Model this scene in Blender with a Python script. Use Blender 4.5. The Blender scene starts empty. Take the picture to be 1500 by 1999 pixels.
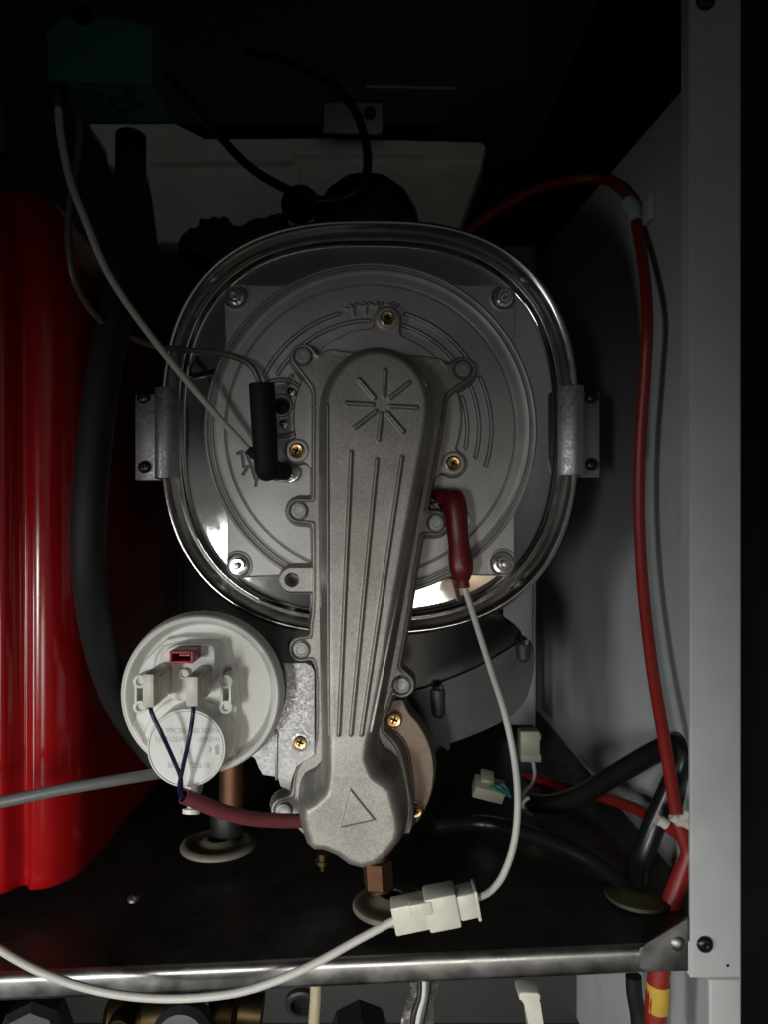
import bpy, bmesh, math, random
import numpy as np
from mathutils import Vector, Matrix
random.seed(4)
S = bpy.context.scene
COL = S.collection
F, CX, CY = 1444.0, 735.0, 1020.0          # focal length and principal point in photo pixels (1500 x 1999)

# ------------------------------------------------------------------ camera, light, exposure
cam = bpy.data.cameras.new('camera'); cam_o = bpy.data.objects.new('camera', cam); COL.objects.link(cam_o)
cam_o.rotation_euler = (math.radians(90), 0, 0)
cam.sensor_fit = 'VERTICAL'; cam.sensor_height = 36.0; cam.lens = 36.0 * F / 1999.0
cam.shift_x = (750 - CX) / 1999.0; cam.shift_y = (CY - 999.5) / 1999.0
cam.clip_start = 0.02; cam.clip_end = 20
cam.dof.use_dof = True; cam.dof.focus_distance = 0.375; cam.dof.aperture_fstop = 11
S.camera = cam_o

w = bpy.data.worlds.new('World'); S.world = w; w.use_nodes = True
wn, wl = w.node_tree.nodes, w.node_tree.links
tcw = wn.new('ShaderNodeTexCoord')
def lobe(direction, a0, a1, col, last):
    # one soft bright patch of the unseen room: full inside a0 degrees, gone beyond a1
    dp = wn.new('ShaderNodeVectorMath'); dp.operation = 'DOT_PRODUCT'; dp.inputs[1].default_value = Vector(direction).normalized()
    wl.new(tcw.outputs['Generated'], dp.inputs[0])
    mr = wn.new('ShaderNodeMapRange'); mr.interpolation_type = 'SMOOTHSTEP'
    mr.inputs['From Min'].default_value = math.cos(math.radians(a1)); mr.inputs['From Max'].default_value = math.cos(math.radians(a0))
    wl.new(dp.outputs['Value'], mr.inputs['Value'])
    ma = wn.new('ShaderNodeVectorMath'); ma.operation = 'MULTIPLY_ADD'; ma.inputs[0].default_value = col
    cb = wn.new('ShaderNodeCombineXYZ')
    for k in range(3): wl.new(mr.outputs['Result'], cb.inputs[k])
    wl.new(cb.outputs[0], ma.inputs[1])
    if last is None: ma.inputs[2].default_value = (0.0016, 0.0018, 0.0017)
    else: wl.new(last.outputs[0], ma.inputs[2])
    return ma
lb = lobe((.205, -.97, -.15), 2, 3.5, (0.85, 0.68, 0.48), None)
lb = lobe((.15, -.97, -.16), 1.6, 2.4, (0.34, 0.21, 0.13), lb)
lb = lobe((-.28, -.94, -.10), 3, 14, (0.13, 0.13, 0.125), lb)
lb = lobe((.55, -.80, .00), 4, 20, (0.10, 0.10, 0.105), lb)
lb = lobe((.30, -.94, .12), 5, 17, (0.05, 0.05, 0.05), lb)
lb = lobe((.15, -.95, -.12), 5, 50, (0.022, 0.022, 0.0215), lb)
wl.new(lb.outputs[0], wn['Background'].inputs[0]); wn['Background'].inputs[1].default_value = 1.0

def area(name, loc, target, sx, sy, power, col, spread):
    l = bpy.data.lights.new(name, 'AREA'); l.shape = 'RECTANGLE'; l.size = sx; l.size_y = sy
    l.energy = power; l.color = col; l.spread = math.radians(spread)
    o = bpy.data.objects.new(name, l); COL.objects.link(o); o.location = loc
    o.rotation_euler = (Vector(target) - Vector(loc)).to_track_quat('-Z', 'Y').to_euler()
    return o
KEY = Vector((-0.362, -0.717, -0.182))
area('window_light', KEY, KEY + Vector((.278, .955, -.148)), 0.085, 0.26, 0.49, (1.0, 0.995, 0.965), 41)
area('side_light', (-0.62, -0.20, -0.22), (0.06, 0.40, -0.27), 0.14, 0.26, 0.27, (0.98, 0.99, 0.98), 56)
area('room_light', (0.055, -0.72, -0.34), (-0.02, 0.36, -0.33), 0.20, 0.32, 0.15, (1.0, 0.92, 0.84), 36)

S.view_settings.view_transform = 'Standard'; S.view_settings.look = 'None'
S.view_settings.exposure = 0; S.view_settings.gamma = 1
S.view_settings.use_curve_mapping = False
S.cycles.use_denoising = True
S.cycles.max_bounces = 8
S.cycles.sample_clamp_indirect = 4.0

# ------------------------------------------------------------------ helpers
WLOC = {}
def W(px, py, d): return Vector(((px - CX) / F * d, d, (CY - py) / F * d))
def M(px, py, d): return ((px - CX) / F * d * 1000, (CY - py) / F * d * 1000)
def MM(pts, d): return [M(p[0], p[1], d) for p in pts]
def L(px, d): return px / F * d

def link(name, me, mat, parent=None):
    if mat is not None and not me.materials: me.materials.append(mat)
    o = bpy.data.objects.new(name, me)
    if parent is not None:
        loc = WLOC[parent.name]
        me.transform(Matrix.Translation(-loc)); o.parent = parent
    else:
        loc = Vector((0, 0, 0))
    COL.objects.link(o); WLOC[o.name] = loc
    return o
def tag(o, label, cat, group=None):
    o['label'] = label; o['category'] = cat
    if group: o['group'] = group
    return o
def struct(o): o['kind'] = 'structure'; return o
def thing(name, label, cat, loc, group=None):
    o = bpy.data.objects.new(name, None); o.location = loc; o.empty_display_size = 0.02
    COL.objects.link(o); WLOC[o.name] = Vector(loc)
    return tag(o, label, cat, group)

def new_mesh(name, bm, smooth=True, angle=35):
    me = bpy.data.meshes.new(name)
    bmesh.ops.recalc_face_normals(bm, faces=bm.faces)
    if smooth:
        for f in bm.faces: f.smooth = True
        a = math.radians(angle)
        for e in bm.edges:
            if len(e.link_faces) == 2 and e.calc_face_angle(0) > a: e.smooth = False
    bm.to_mesh(me); bm.free(); return me

def add_prism(bm, pts, y0, y1, bev=0.0, seg=3):
    """pts: list of (x,z) in metres, y0 front, y1 back"""
    fv = [bm.verts.new((x, y0, z)) for x, z in pts]; bv = [bm.verts.new((x, y1, z)) for x, z in pts]
    n = len(pts); front = bm.faces.new(fv); bm.faces.new(bv[::-1])
    for i in range(n): bm.faces.new((fv[i], bv[i], bv[(i + 1) % n], fv[(i + 1) % n]))
    if bev:
        bmesh.ops.bevel(bm, geom=list(front.edges), offset=bev, segments=seg, profile=0.5, affect='EDGES', clamp_overlap=True)
def prism(name, pts_px, d, y0, y1, mat, parent=None, bev=0.0006, smoothpts=0):
    pts = smooth_poly(pts_px, smoothpts) if smoothpts else pts_px
    bm = bmesh.new(); add_prism(bm, [((p[0] - CX) / F * d, (CY - p[1]) / F * d) for p in pts], y0, y1, bev)
    return link(name, new_mesh(name, bm), mat, parent)
def smooth_poly(pts, it):
    for _ in range(it):
        q = []
        for i in range(len(pts)):
            a, b = pts[i], pts[(i + 1) % len(pts)]
            q += [(a[0] * .75 + b[0] * .25, a[1] * .75 + b[1] * .25), (a[0] * .25 + b[0] * .75, a[1] * .25 + b[1] * .75)]
        pts = q
    return pts

def add_box(bm, c, size, rot=None, bev=0.0):
    m = Matrix.Translation(c) @ (rot.to_4x4() if rot else Matrix.Identity(4)) @ Matrix.Diagonal((*size, 1))
    r = bmesh.ops.create_cube(bm, size=1, matrix=m)
    if bev:
        es = set(e for v in r['verts'] for e in v.link_edges)
        bmesh.ops.bevel(bm, geom=list(es), offset=bev, segments=2, profile=0.5, affect='EDGES', clamp_overlap=True)
def box(name, c, size, mat, parent=None, rot=None, bev=0.0005):
    bm = bmesh.new(); add_box(bm, c, size, rot, bev)
    return link(name, new_mesh(name, bm), mat, parent)

def frame_of(axis):
    a = Vector(axis).normalized(); u = a.orthogonal().normalized(); return a, u, a.cross(u)
def add_lathe(bm, prof, o, axis, seg=40, cap0=True, cap1=True):
    """prof: (radius, distance along axis)"""
    a, u, v = frame_of(axis); rings = []
    for r, t in prof:
        c = Vector(o) + a * t
        rings.append([bm.verts.new(c + (u * math.cos(2 * math.pi * k / seg) + v * math.sin(2 * math.pi * k / seg)) * max(r, 1e-5)) for k in range(seg)])
    for i in range(len(rings) - 1):
        for k in range(seg):
            bm.faces.new((rings[i][k], rings[i][(k + 1) % seg], rings[i + 1][(k + 1) % seg], rings[i + 1][k]))
    if cap0: bm.faces.new(rings[0][::-1])
    if cap1: bm.faces.new(rings[-1])
def lathe(name, prof, o, axis, mat, parent=None, seg=40, angle=35, cap0=True, cap1=True):
    bm = bmesh.new(); add_lathe(bm, prof, o, axis, seg, cap0, cap1)
    return link(name, new_mesh(name, bm, True, angle), mat, parent)

def catmull(pts, n=10):
    P = [Vector(p) for p in pts]; P = [P[0] * 2 - P[1]] + P + [P[-1] * 2 - P[-2]]; out = []
    for i in range(1, len(P) - 2):
        p0, p1, p2, p3 = P[i - 1], P[i], P[i + 1], P[i + 2]
        for k in range(n):
            t = k / n
            out.append(0.5 * ((2 * p1) + (p2 - p0) * t + (2 * p0 - 5 * p1 + 4 * p2 - p3) * t * t + (3 * p1 - p0 - 3 * p2 + p3) * t ** 3))
    out.append(P[-2]); return out
def add_tube(bm, pts, r, seg=14, n=10, cap=True):
    path = catmull(pts, n); rings = []
    rr = r if callable(r) else (lambda t: r)
    t0 = (path[1] - path[0]).normalized(); u = t0.orthogonal().normalized()
    for i, p in enumerate(path):
        t = (path[min(i + 1, len(path) - 1)] - path[max(i - 1, 0)]).normalized()
        u = (u - t * u.dot(t)).normalized(); v = t.cross(u); R = rr(i / (len(path) - 1))
        rings.append([bm.verts.new(p + (u * math.cos(2 * math.pi * k / seg) + v * math.sin(2 * math.pi * k / seg)) * R) for k in range(seg)])
    for i in range(len(rings) - 1):
        for k in range(seg):
            bm.faces.new((rings[i][k], rings[i][(k + 1) % seg], rings[i + 1][(k + 1) % seg], rings[i + 1][k]))
    if cap: bm.faces.new(rings[0][::-1]); bm.faces.new(rings[-1])
def tube(name, pts, r, mat, parent=None, seg=16, n=12, cap=True):
    """pts: (px, py, depth); r in metres"""
    bm = bmesh.new(); add_tube(bm, [W(*p) for p in pts], r, seg, n, cap)
    return link(name, new_mesh(name, bm, True, 50), mat, parent)

# ---- height fields (castings, pressings, mouldings), all in millimetres
def seg_sd(X, Z, a, b):
    ax, az = a; bx, bz = b; dx, dz = bx - ax, bz - az
    t = np.clip(((X - ax) * dx + (Z - az) * dz) / (dx * dx + dz * dz + 1e-9), 0, 1)
    return np.hypot(X - ax - t * dx, Z - az - t * dz)
def line_sd(X, Z, pts):
    d = np.full(X.shape, 1e9)
    for i in range(len(pts) - 1): d = np.minimum(d, seg_sd(X, Z, pts[i], pts[i + 1]))
    return d
def poly_sd(X, Z, pts):
    d = np.full(X.shape, 1e9); ins = np.zeros(X.shape, bool); n = len(pts)
    for i in range(n):
        a, b = pts[i], pts[(i + 1) % n]
        d = np.minimum(d, seg_sd(X, Z, a, b))
        c = ((a[1] > Z) != (b[1] > Z))
        xi = (b[0] - a[0]) * (Z - a[1]) / ((b[1] - a[1]) if abs(b[1] - a[1]) > 1e-9 else 1e-9) + a[0]
        ins ^= c & (X < xi)
    return np.where(ins, -d, d)
def circ_sd(X, Z, c, r): return np.hypot(X - c[0], Z - c[1]) - r
def rbox_sd(X, Z, x0, x1, z0, z1, r):
    cx, cz, hx, hz = (x0 + x1) / 2, (z0 + z1) / 2, abs(x1 - x0) / 2 - r, abs(z1 - z0) / 2 - r
    qx, qz = np.abs(X - cx) - hx, np.abs(Z - cz) - hz
    return np.hypot(np.maximum(qx, 0), np.maximum(qz, 0)) + np.minimum(np.maximum(qx, qz), 0) - r
def arc_sd(X, Z, c, r, a0, a1):
    ang = np.degrees(np.arctan2(Z - c[1], X - c[0])); mid, half = (a0 + a1) / 2, abs(a1 - a0) / 2
    da = (ang - mid + 180) % 360 - 180
    d = np.abs(np.hypot(X - c[0], Z - c[1]) - r)
    for a in (a0, a1):
        e = (c[0] + r * math.cos(math.radians(a)), c[1] + r * math.sin(math.radians(a)))
        d = np.where(np.abs(da) > half, np.minimum(np.where(np.abs(da) > half, 1e9, d), np.hypot(X - e[0], Z - e[1])), d) if a == a0 else \
            np.where(np.abs(da) > half, np.minimum(d, np.hypot(X - e[0], Z - e[1])), d)
    return d
def smin(a, b, k):
    h = np.clip(0.5 + 0.5 * (b - a) / k, 0, 1); return b * (1 - h) + a * h - k * h * (1 - h)
def step(sd, w):            # 1 inside, 0 outside, wall of width w centred on the outline
    t = np.clip(0.5 - sd / w, 0, 1); return t * t * (3 - 2 * t)
def dome(sd, R, p=2.4):     # rounded shoulder rising inwards over R
    s = np.clip(-sd / R, 0, 1); return (1 - (1 - s) ** p) ** (1 / p)
def ridge(d, w):            # d distance to the line
    t = np.clip(1 - d / w, 0, 1); return t * t * (3 - 2 * t)

def hfield(name, box_mm, st, func, d_base, mat, parent):
    x0, x1, z0, z1 = box_mm; nx, nz = int((x1 - x0) / st) + 1, int((z1 - z0) / st) + 1
    xs = x0 + np.arange(nx) * st; zs = z0 + np.arange(nz) * st
    X, Z = np.meshgrid(xs, zs)
    h, keep = func(X, Z)
    idx = np.arange(nx * nz).reshape(nz, nx)
    ok = keep[:-1, :-1] & keep[1:, :-1] & keep[:-1, 1:] & keep[1:, 1:]
    q = np.stack([idx[:-1, :-1][ok], idx[:-1, 1:][ok], idx[1:, 1:][ok], idx[1:, :-1][ok]], 1)
    used = np.unique(q); remap = np.full(nx * nz, -1); remap[used] = np.arange(len(used)); q = remap[q]
    co = np.stack([X.ravel()[used] / 1000, d_base - h.ravel()[used] / 1000, Z.ravel()[used] / 1000], 1).astype(np.float32)
    me = bpy.data.meshes.new(name)
    me.vertices.add(len(co)); me.vertices.foreach_set('co', co.ravel())
    me.loops.add(q.size); me.loops.foreach_set('vertex_index', q.ravel().astype(np.int32))
    me.polygons.add(len(q)); me.polygons.foreach_set('loop_start', (np.arange(len(q)) * 4).astype(np.int32))
    me.update(calc_edges=True); me.validate()
    me.polygons.foreach_set('use_smooth', np.ones(len(me.polygons), bool)); me.update()
    return link(name, me, mat, parent)

# ------------------------------------------------------------------ materials
def mat(name, col, rough=0.5, metal=0.0, bump=0.0, bscale=800, var=0.0, vscale=60, coat=0.0, trans=0.0, rvar=0.0, spec=0.5, var2=0.0, vscale2=22):
    m = bpy.data.materials.new(name); m.use_nodes = True; nt = m.node_tree; N = nt.nodes; b = N['Principled BSDF']
    b.inputs['Base Color'].default_value = (*col, 1); b.inputs['Roughness'].default_value = rough
    b.inputs['Metallic'].default_value = metal; b.inputs['Specular IOR Level'].default_value = spec
    b.inputs['Coat Weight'].default_value = coat; b.inputs['Coat Roughness'].default_value = 0.06
    b.inputs['Transmission Weight'].default_value = trans
    tc = N.new('ShaderNodeTexCoord')
    if var:
        n = N.new('ShaderNodeTexNoise'); n.inputs['Scale'].default_value = vscale; n.inputs['Detail'].default_value = 6; n.inputs['Roughness'].default_value = 0.65
        nt.links.new(tc.outputs['Object'], n.inputs['Vector'])
        r = N.new('ShaderNodeMapRange'); r.inputs['From Min'].default_value = 0.3; r.inputs['From Max'].default_value = 0.7
        r.inputs['To Min'].default_value = 1 - var; r.inputs['To Max'].default_value = 1 + var
        nt.links.new(n.outputs['Fac'], r.inputs['Value'])
        mx = N.new('ShaderNodeVectorMath'); mx.operation = 'SCALE'; mx.inputs[0].default_value = col
        if var2:                                       # broad stains and handling marks
            n2 = N.new('ShaderNodeTexNoise'); n2.inputs['Scale'].default_value = vscale2; n2.inputs['Detail'].default_value = 7; n2.inputs['Roughness'].default_value = 0.6
            nt.links.new(tc.outputs['Object'], n2.inputs['Vector'])
            r2 = N.new('ShaderNodeMapRange'); r2.inputs['From Min'].default_value = 0.32; r2.inputs['From Max'].default_value = 0.68
            r2.inputs['To Min'].default_value = 1 - var2; r2.inputs['To Max'].default_value = 1 + var2 * 0.6
            nt.links.new(n2.outputs['Fac'], r2.inputs['Value'])
            m2 = N.new('ShaderNodeMath'); m2.operation = 'MULTIPLY'
            nt.links.new(r.outputs['Result'], m2.inputs[0]); nt.links.new(r2.outputs['Result'], m2.inputs[1]); r = m2
        nt.links.new(r.outputs[0], mx.inputs['Scale']); nt.links.new(mx.outputs['Vector'], b.inputs['Base Color'])
    if rvar:
        n = N.new('ShaderNodeTexNoise'); n.inputs['Scale'].default_value = vscale * 1.7; n.inputs['Detail'].default_value = 5
        nt.links.new(tc.outputs['Object'], n.inputs['Vector'])
        r = N.new('ShaderNodeMapRange'); r.inputs['From Min'].default_value = 0.3; r.inputs['From Max'].default_value = 0.7
        r.inputs['To Min'].default_value = max(0.02, rough - rvar); r.inputs['To Max'].default_value = rough + rvar
        nt.links.new(n.outputs['Fac'], r.inputs['Value']); nt.links.new(r.outputs['Result'], b.inputs['Roughness'])
    if bump:
        n = N.new('ShaderNodeTexNoise'); n.inputs['Scale'].default_value = bscale; n.inputs['Detail'].default_value = 3
        nt.links.new(tc.outputs['Object'], n.inputs['Vector'])
        bp = N.new('ShaderNodeBump'); bp.inputs['Strength'].default_value = bump; bp.inputs['Distance'].default_value = 0.0003
        nt.links.new(n.outputs['Fac'], bp.inputs['Height']); nt.links.new(bp.outputs['Normal'], b.inputs['Normal'])
    return m
def spangle(name, col, rough, amount, scale):
    m = mat(name, col, rough, 0.85, 0.15, 900); nt = m.node_tree; N = nt.nodes; b = N['Principled BSDF']
    tc = N.new('ShaderNodeTexCoord'); v = N.new('ShaderNodeTexVoronoi'); v.inputs['Scale'].default_value = scale
    nt.links.new(tc.outputs['Object'], v.inputs['Vector'])
    sx = N.new('ShaderNodeSeparateXYZ'); nt.links.new(v.outputs['Color'], sx.inputs[0])
    r = N.new('ShaderNodeMapRange'); r.inputs['To Min'].default_value = 1 - amount; r.inputs['To Max'].default_value = 1 + amount
    nt.links.new(sx.outputs['X'], r.inputs['Value'])
    s = N.new('ShaderNodeVectorMath'); s.operation = 'SCALE'; s.inputs[0].default_value = col
    nt.links.new(r.outputs['Result'], s.inputs['Scale']); nt.links.new(s.outputs['Vector'], b.inputs['Base Color'])
    r2 = N.new('ShaderNodeMapRange'); r2.inputs['To Min'].default_value = rough - 0.1; r2.inputs['To Max'].default_value = rough + 0.12
    nt.links.new(sx.outputs['Y'], r2.inputs['Value']); nt.links.new(r2.outputs['Result'], b.inputs['Roughness'])
    return m

CAST = mat('cast_aluminium', (0.33, 0.315, 0.29), 0.46, 0.62, 0.32, 2300, 0.28, 1100, rvar=0.10, var2=0.20, vscale2=38)
DOOR = mat('die_cast_plate', (0.44, 0.435, 0.425), 0.50, 0.75, 0.30, 1800, 0.09, 700, var2=0.14, vscale2=30)
STEEL = mat('polished_stainless', (0.55, 0.545, 0.53), 0.055, 1.0, 0.015, 200, 0.04, 40, rvar=0.02)
BRUSH = mat('satin_stainless', (0.60, 0.595, 0.58), 0.20, 1.0, 0.05, 500, 0.05, 60, rvar=0.05)
DRUM = mat('dull_stainless', (0.30, 0.30, 0.29), 0.35, 1.0, 0.05, 300)
GALV = spangle('galvanised_sheet', (0.37, 0.375, 0.375), 0.46, 0.10, 800)
RAILM = mat('plain_zinc_sheet', (0.38, 0.38, 0.366), 0.38, 1.0, 0.12, 350, 0.14, 55, rvar=0.08)
FLOORM = mat('shaded_steel_tray', (0.040, 0.037, 0.034), 0.36, 0.4, 0.15, 500, 0.25, 60, rvar=0.12, var2=0.35, vscale2=16)  # shade on the grey tray floor is put into this dark colour
WHITEP = mat('white_painted_steel', (0.51, 0.538, 0.53), 0.42, 0, 0.18, 1600, 0.05, 14, rvar=0.08, var2=0.07, vscale2=45)
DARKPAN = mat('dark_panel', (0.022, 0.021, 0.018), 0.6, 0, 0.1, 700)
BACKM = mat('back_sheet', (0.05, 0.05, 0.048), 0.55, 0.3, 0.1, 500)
STRIP = mat('grey_sheet', (0.30, 0.32, 0.34), 0.45, 0.4, 0.1, 500)
ROUGHB = mat('rough_black', (0.006, 0.006, 0.006), 0.95, 0, 0.6, 1200, spec=0.1)
RUBBER = mat('black_rubber', (0.010, 0.010, 0.010), 0.50, 0, 0.12, 900, 0.2, 200, spec=0.35)
RUBBERM = mat('matte_black_rubber', (0.010, 0.010, 0.010), 0.62, 0, 0.2, 1400, 0.2, 300, spec=0.22)
GLOSSB = mat('glossy_black_hose', (0.008, 0.008, 0.008), 0.30, 0, 0.05, 500, spec=0.45)
HOSEB = mat('ribbed_dark_hose', (0.016, 0.018, 0.018), 0.6, 0, 0.3, 1500, spec=0.3)
REDT = mat('red_lacquer', (0.35, 0.006, 0.008), 0.17, 0, 0.035, 260, 0.06, 30, coat=0.12, rvar=0.03)
REDH = mat('red_hose', (0.25, 0.017, 0.013), 0.42, 0, 0.05, 600, 0.12, 120)
REDB = mat('dark_red_rubber', (0.13, 0.008, 0.010), 0.38, 0, 0.06, 500, 0.15, 150)
SLEEVE = mat('maroon_sleeve', (0.16, 0.035, 0.040), 0.55, 0, 0.15, 900, 0.1, 200)
PLAST = mat('white_plastic', (0.73, 0.735, 0.70), 0.42, 0, 0.06, 900, 0.03, 60)
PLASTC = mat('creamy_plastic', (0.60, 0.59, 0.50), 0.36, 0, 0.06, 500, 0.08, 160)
PLASTD = mat('shaded_cream_plastic', (0.30, 0.30, 0.235), 0.45, 0, 0.06, 500, 0.1, 160)  # darker copy of the creamy plastic, shade around the fan put into its colour
CABLE = mat('grey_white_cable', (0.50, 0.50, 0.46), 0.45, 0, 0.08, 900, 0.05, 150)
CABLEC = mat('smoky_clear_cable', (0.13, 0.11, 0.10), 0.25, 0, 0.05, 500)
BEIGE = mat('beige_moulding', (0.74, 0.74, 0.68), 0.5, 0, 0.1, 900, 0.06, 50)
GREEN = mat('green_casting_resin', (0.012, 0.12, 0.09), 0.55, 0, 0.1, 700, 0.15, 150)
GREENL = mat('pale_green_print', (0.002, 0.012, 0.008), 0.6)
BRASS = mat('yellow_zinc_screw', (0.62, 0.40, 0.17), 0.28, 1.0, 0.05, 600, 0.15, 400)
BRASSD = mat('dull_brass', (0.035, 0.024, 0.010), 0.45, 0.9, 0.1, 300, 0.25, 80)
COPPER = mat('copper', (0.13, 0.062, 0.036), 0.5, 0.8, 0.1, 300, 0.2, 80)
ZINC = mat('zinc_bolt', (0.58, 0.60, 0.61), 0.30, 1.0, 0.08, 600, 0.12, 400)
RIVET = mat('blue_zinc_rivet', (0.33, 0.35, 0.355), 0.50, 0.55, 0.12, 900, 0.12, 500)
CHROME = mat('bright_bolt', (0.72, 0.72, 0.70), 0.14, 1.0)
COVERB = mat('black_moulded_cover', (0.005, 0.005, 0.005), 0.32, 0, 0.04, 400, spec=0.25)
BLACKS = mat('black_screw', (0.010, 0.010, 0.010), 0.28, 0.0, 0.05, 500)
BLUEW = mat('blue_wire', (0.010, 0.011, 0.045), 0.38, 0, 0.05, 600)
REDP = mat('red_plastic', (0.38, 0.018, 0.040), 0.40)
HOLE = mat('hole_shadow', (0.006, 0.006, 0.006), 0.8, spec=0.1)
INK = mat('grey_ink', (0.43, 0.435, 0.42), 0.6)
BRONZE = mat('bronzed_flange', (0.20, 0.155, 0.118), 0.5, 0.6, 0.3, 1200, 0.15, 300)
GROM = mat('beige_rubber', (0.155, 0.147, 0.11), 0.55, 0, 0.15, 700, 0.1, 120)
YELL = mat('yellow_band', (0.55, 0.36, 0.05), 0.5, 0, 0.1, 700, 0.1, 120)
YRUB = mat('olive_grommet', (0.036, 0.034, 0.014), 0.6, 0, 0.1, 700)
TEALM = mat('teal_wire', (0.03, 0.14, 0.14), 0.45)
FANAL = mat('fan_aluminium', (0.062, 0.064, 0.066), 0.55, 0.5, 0.35, 1000, 0.12, 200)
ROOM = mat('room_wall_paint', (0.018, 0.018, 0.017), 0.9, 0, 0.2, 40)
GREYT = mat('grey_tube', (0.16, 0.165, 0.165), 0.45, 0, 0.1, 700)
CLEAR = mat('clear_sheath', (0.50, 0.48, 0.44), 0.08, 0, 0.3, 160, trans=0.85)
TUBEC = mat('yellowed_clear_tube', (0.36, 0.31, 0.20), 0.25, 0, 0.05, 300)
GREYP = mat('grey_plastic', (0.015, 0.016, 0.017), 0.5, 0, 0.1, 500)

# ------------------------------------------------------------------ the setting: room, cabinet shell
XW, ZF, FD = 0.1635, -0.1886, 0.33         # side panel, tray floor, front edge of the cabinet, scaled up about the camera with red hoses and below-tray parts
bm = bmesh.new(); add_box(bm, (0.3, 1.25, 0), (5, 0.02, 4))
struct(link('wall', new_mesh('wall', bm), ROOM))

cab = thing('boiler_cabinet', 'open white painted steel boiler cabinet with shade-darkened tray floor around all the fittings', 'boiler cabinet', (0, 0.5, ZF))
bm = bmesh.new()
def fl_piece(pts): add_prism(bm, [((p[0] - CX) / F * FD, (CY - p[1]) / F * FD) for p in pts], FD, FD + .0020, 0.0014, 4)
fl_piece([(1450, -160), (1450, 1911), (1350, 1911), (1348.5, 900), (1346, -160)])
fl_piece([(1450, 1911.6), (1450, 2150), (1388, 2150), (1386, 1911.6)])
add_prism(bm, [((p[0] - CX) / F * FD, (CY - p[1]) / F * FD) for p in [(1354, 1835), (1354, 1908), (1349, 1908), (1344.5, 1902), (1344.5, 1840)]], FD + .0003, FD + .0016, .0008, 2)
add_box(bm, (XW - 0.0004, 0.5415, -0.01), (0.0012, 0.418, 0.78))
add_box(bm, ((1352 - CX) / F * FD, FD + .0058, 0.09), (0.0010, 0.0090, 0.32))
side = link('side_panel', new_mesh('side_panel', bm, True, 30), WHITEP, cab)
for px, py, r in ((1377, 1843, 16), (1378, 3, 18)):
    lathe('screw', [(L(r, FD), 0), (L(r, FD), 0.0006), (L(r * .9, FD), 0.0013), (L(r * .55, FD), 0.0020), (L(r * .18, FD), 0.0019), (0, 0.0014)], W(px, py, FD - .0001), (0, -1, 0), BLACKS, side, 28)
lathe('dimple', [(L(6, FD), 0), (L(4, FD), 0.0007), (0, 0.0009)], W(1375, 133, FD - .0001), (0, -1, 0), WHITEP, side, 20)
lathe('dimple', [(L(3.2, FD), 0), (0, 0.0003)], W(1422, 1885, FD - .0001), (0, -1, 0), HOLE, side, 12)
# back sheet and its upright strip
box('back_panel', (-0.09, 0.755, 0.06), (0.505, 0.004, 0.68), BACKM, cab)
bm = bmesh.new()
x0, x1 = W(985, 0, .66).x, W(1046, 0, .66).x
add_box(bm, ((x0 + x1) / 2, 0.663, (W(0, 480, .66).z + W(0, 1416, .66).z) / 2), (x1 - x0, 0.0012, W(0, 480, .66).z - W(0, 1416, .66).z))
add_box(bm, (x1 - 0.0012, 0.66, (W(0, 480, .66).z + W(0, 1416, .66).z) / 2), (0.0012, 0.007, W(0, 480, .66).z - W(0, 1416, .66).z))
link('upright_strip', new_mesh('upright_strip', bm), STRIP, cab)
x0, x1 = W(318, 0, .66).x, W(356, 0, .66).x
box('upright_strip', ((x0 + x1) / 2, 0.663, (W(0, 900, .66).z + W(0, 1400, .66).z) / 2), (x1 - x0, 0.004, W(0, 900, .66).z - W(0, 1400, .66).z), GREYP, cab)
# floor tray with folded front lip (tilted, end heights taken from image pixels)
zl_t, zr_t, zl_b, zr_b = W(0, 1910, FD).z, W(0, 1851, FD).z, W(0, 1962, FD).z, W(0, 1903, FD).z
XL, XR = -0.33, XW - 0.002
def lip(x, top):
    t = (x - W(0, 0, FD).x) / (W(1345, 0, FD).x - W(0, 0, FD).x)
    return (zl_t + (zr_t - zl_t) * t) if top else (zl_b + (zr_b - zl_b) * t)
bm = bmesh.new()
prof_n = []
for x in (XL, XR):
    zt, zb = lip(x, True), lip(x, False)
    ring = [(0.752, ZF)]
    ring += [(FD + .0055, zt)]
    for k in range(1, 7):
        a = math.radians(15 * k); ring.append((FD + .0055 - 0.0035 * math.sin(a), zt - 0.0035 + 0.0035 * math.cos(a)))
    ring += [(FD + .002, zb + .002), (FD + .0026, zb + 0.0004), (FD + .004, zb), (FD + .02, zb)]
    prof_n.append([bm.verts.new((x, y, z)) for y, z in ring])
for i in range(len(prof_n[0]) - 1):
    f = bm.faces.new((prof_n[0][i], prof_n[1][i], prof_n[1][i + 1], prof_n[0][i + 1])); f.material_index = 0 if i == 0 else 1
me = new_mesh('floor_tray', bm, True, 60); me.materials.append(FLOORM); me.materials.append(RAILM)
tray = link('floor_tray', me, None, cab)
# gusset at the right end of the lip
prism('gusset', [(1252, 1850), (1262, 1846), (1340, 1794), (1346, 1794), (1346, 1897), (1262, 1898), (1250, 1890)], FD, FD + .0002, FD + .0016, RAILM, cab, 0.0004)
lathe('dimple', [(L(15, FD), 0), (L(12, FD), 0.0008), (L(6, FD), 0.0014), (0, 0.0015)], W(1326, 1843, FD + .0002), (0, -1, 0), RAILM, cab, 24)
lathe('screw', [(L(13, .33), 0), (L(13, .33), 0.0014), (L(8, .33), 0.0026), (0, 0.003)], Vector(((260 - CX) / F * .369, .369, ZF)), (0, 0, 1), ZINC, cab, 24)

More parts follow.
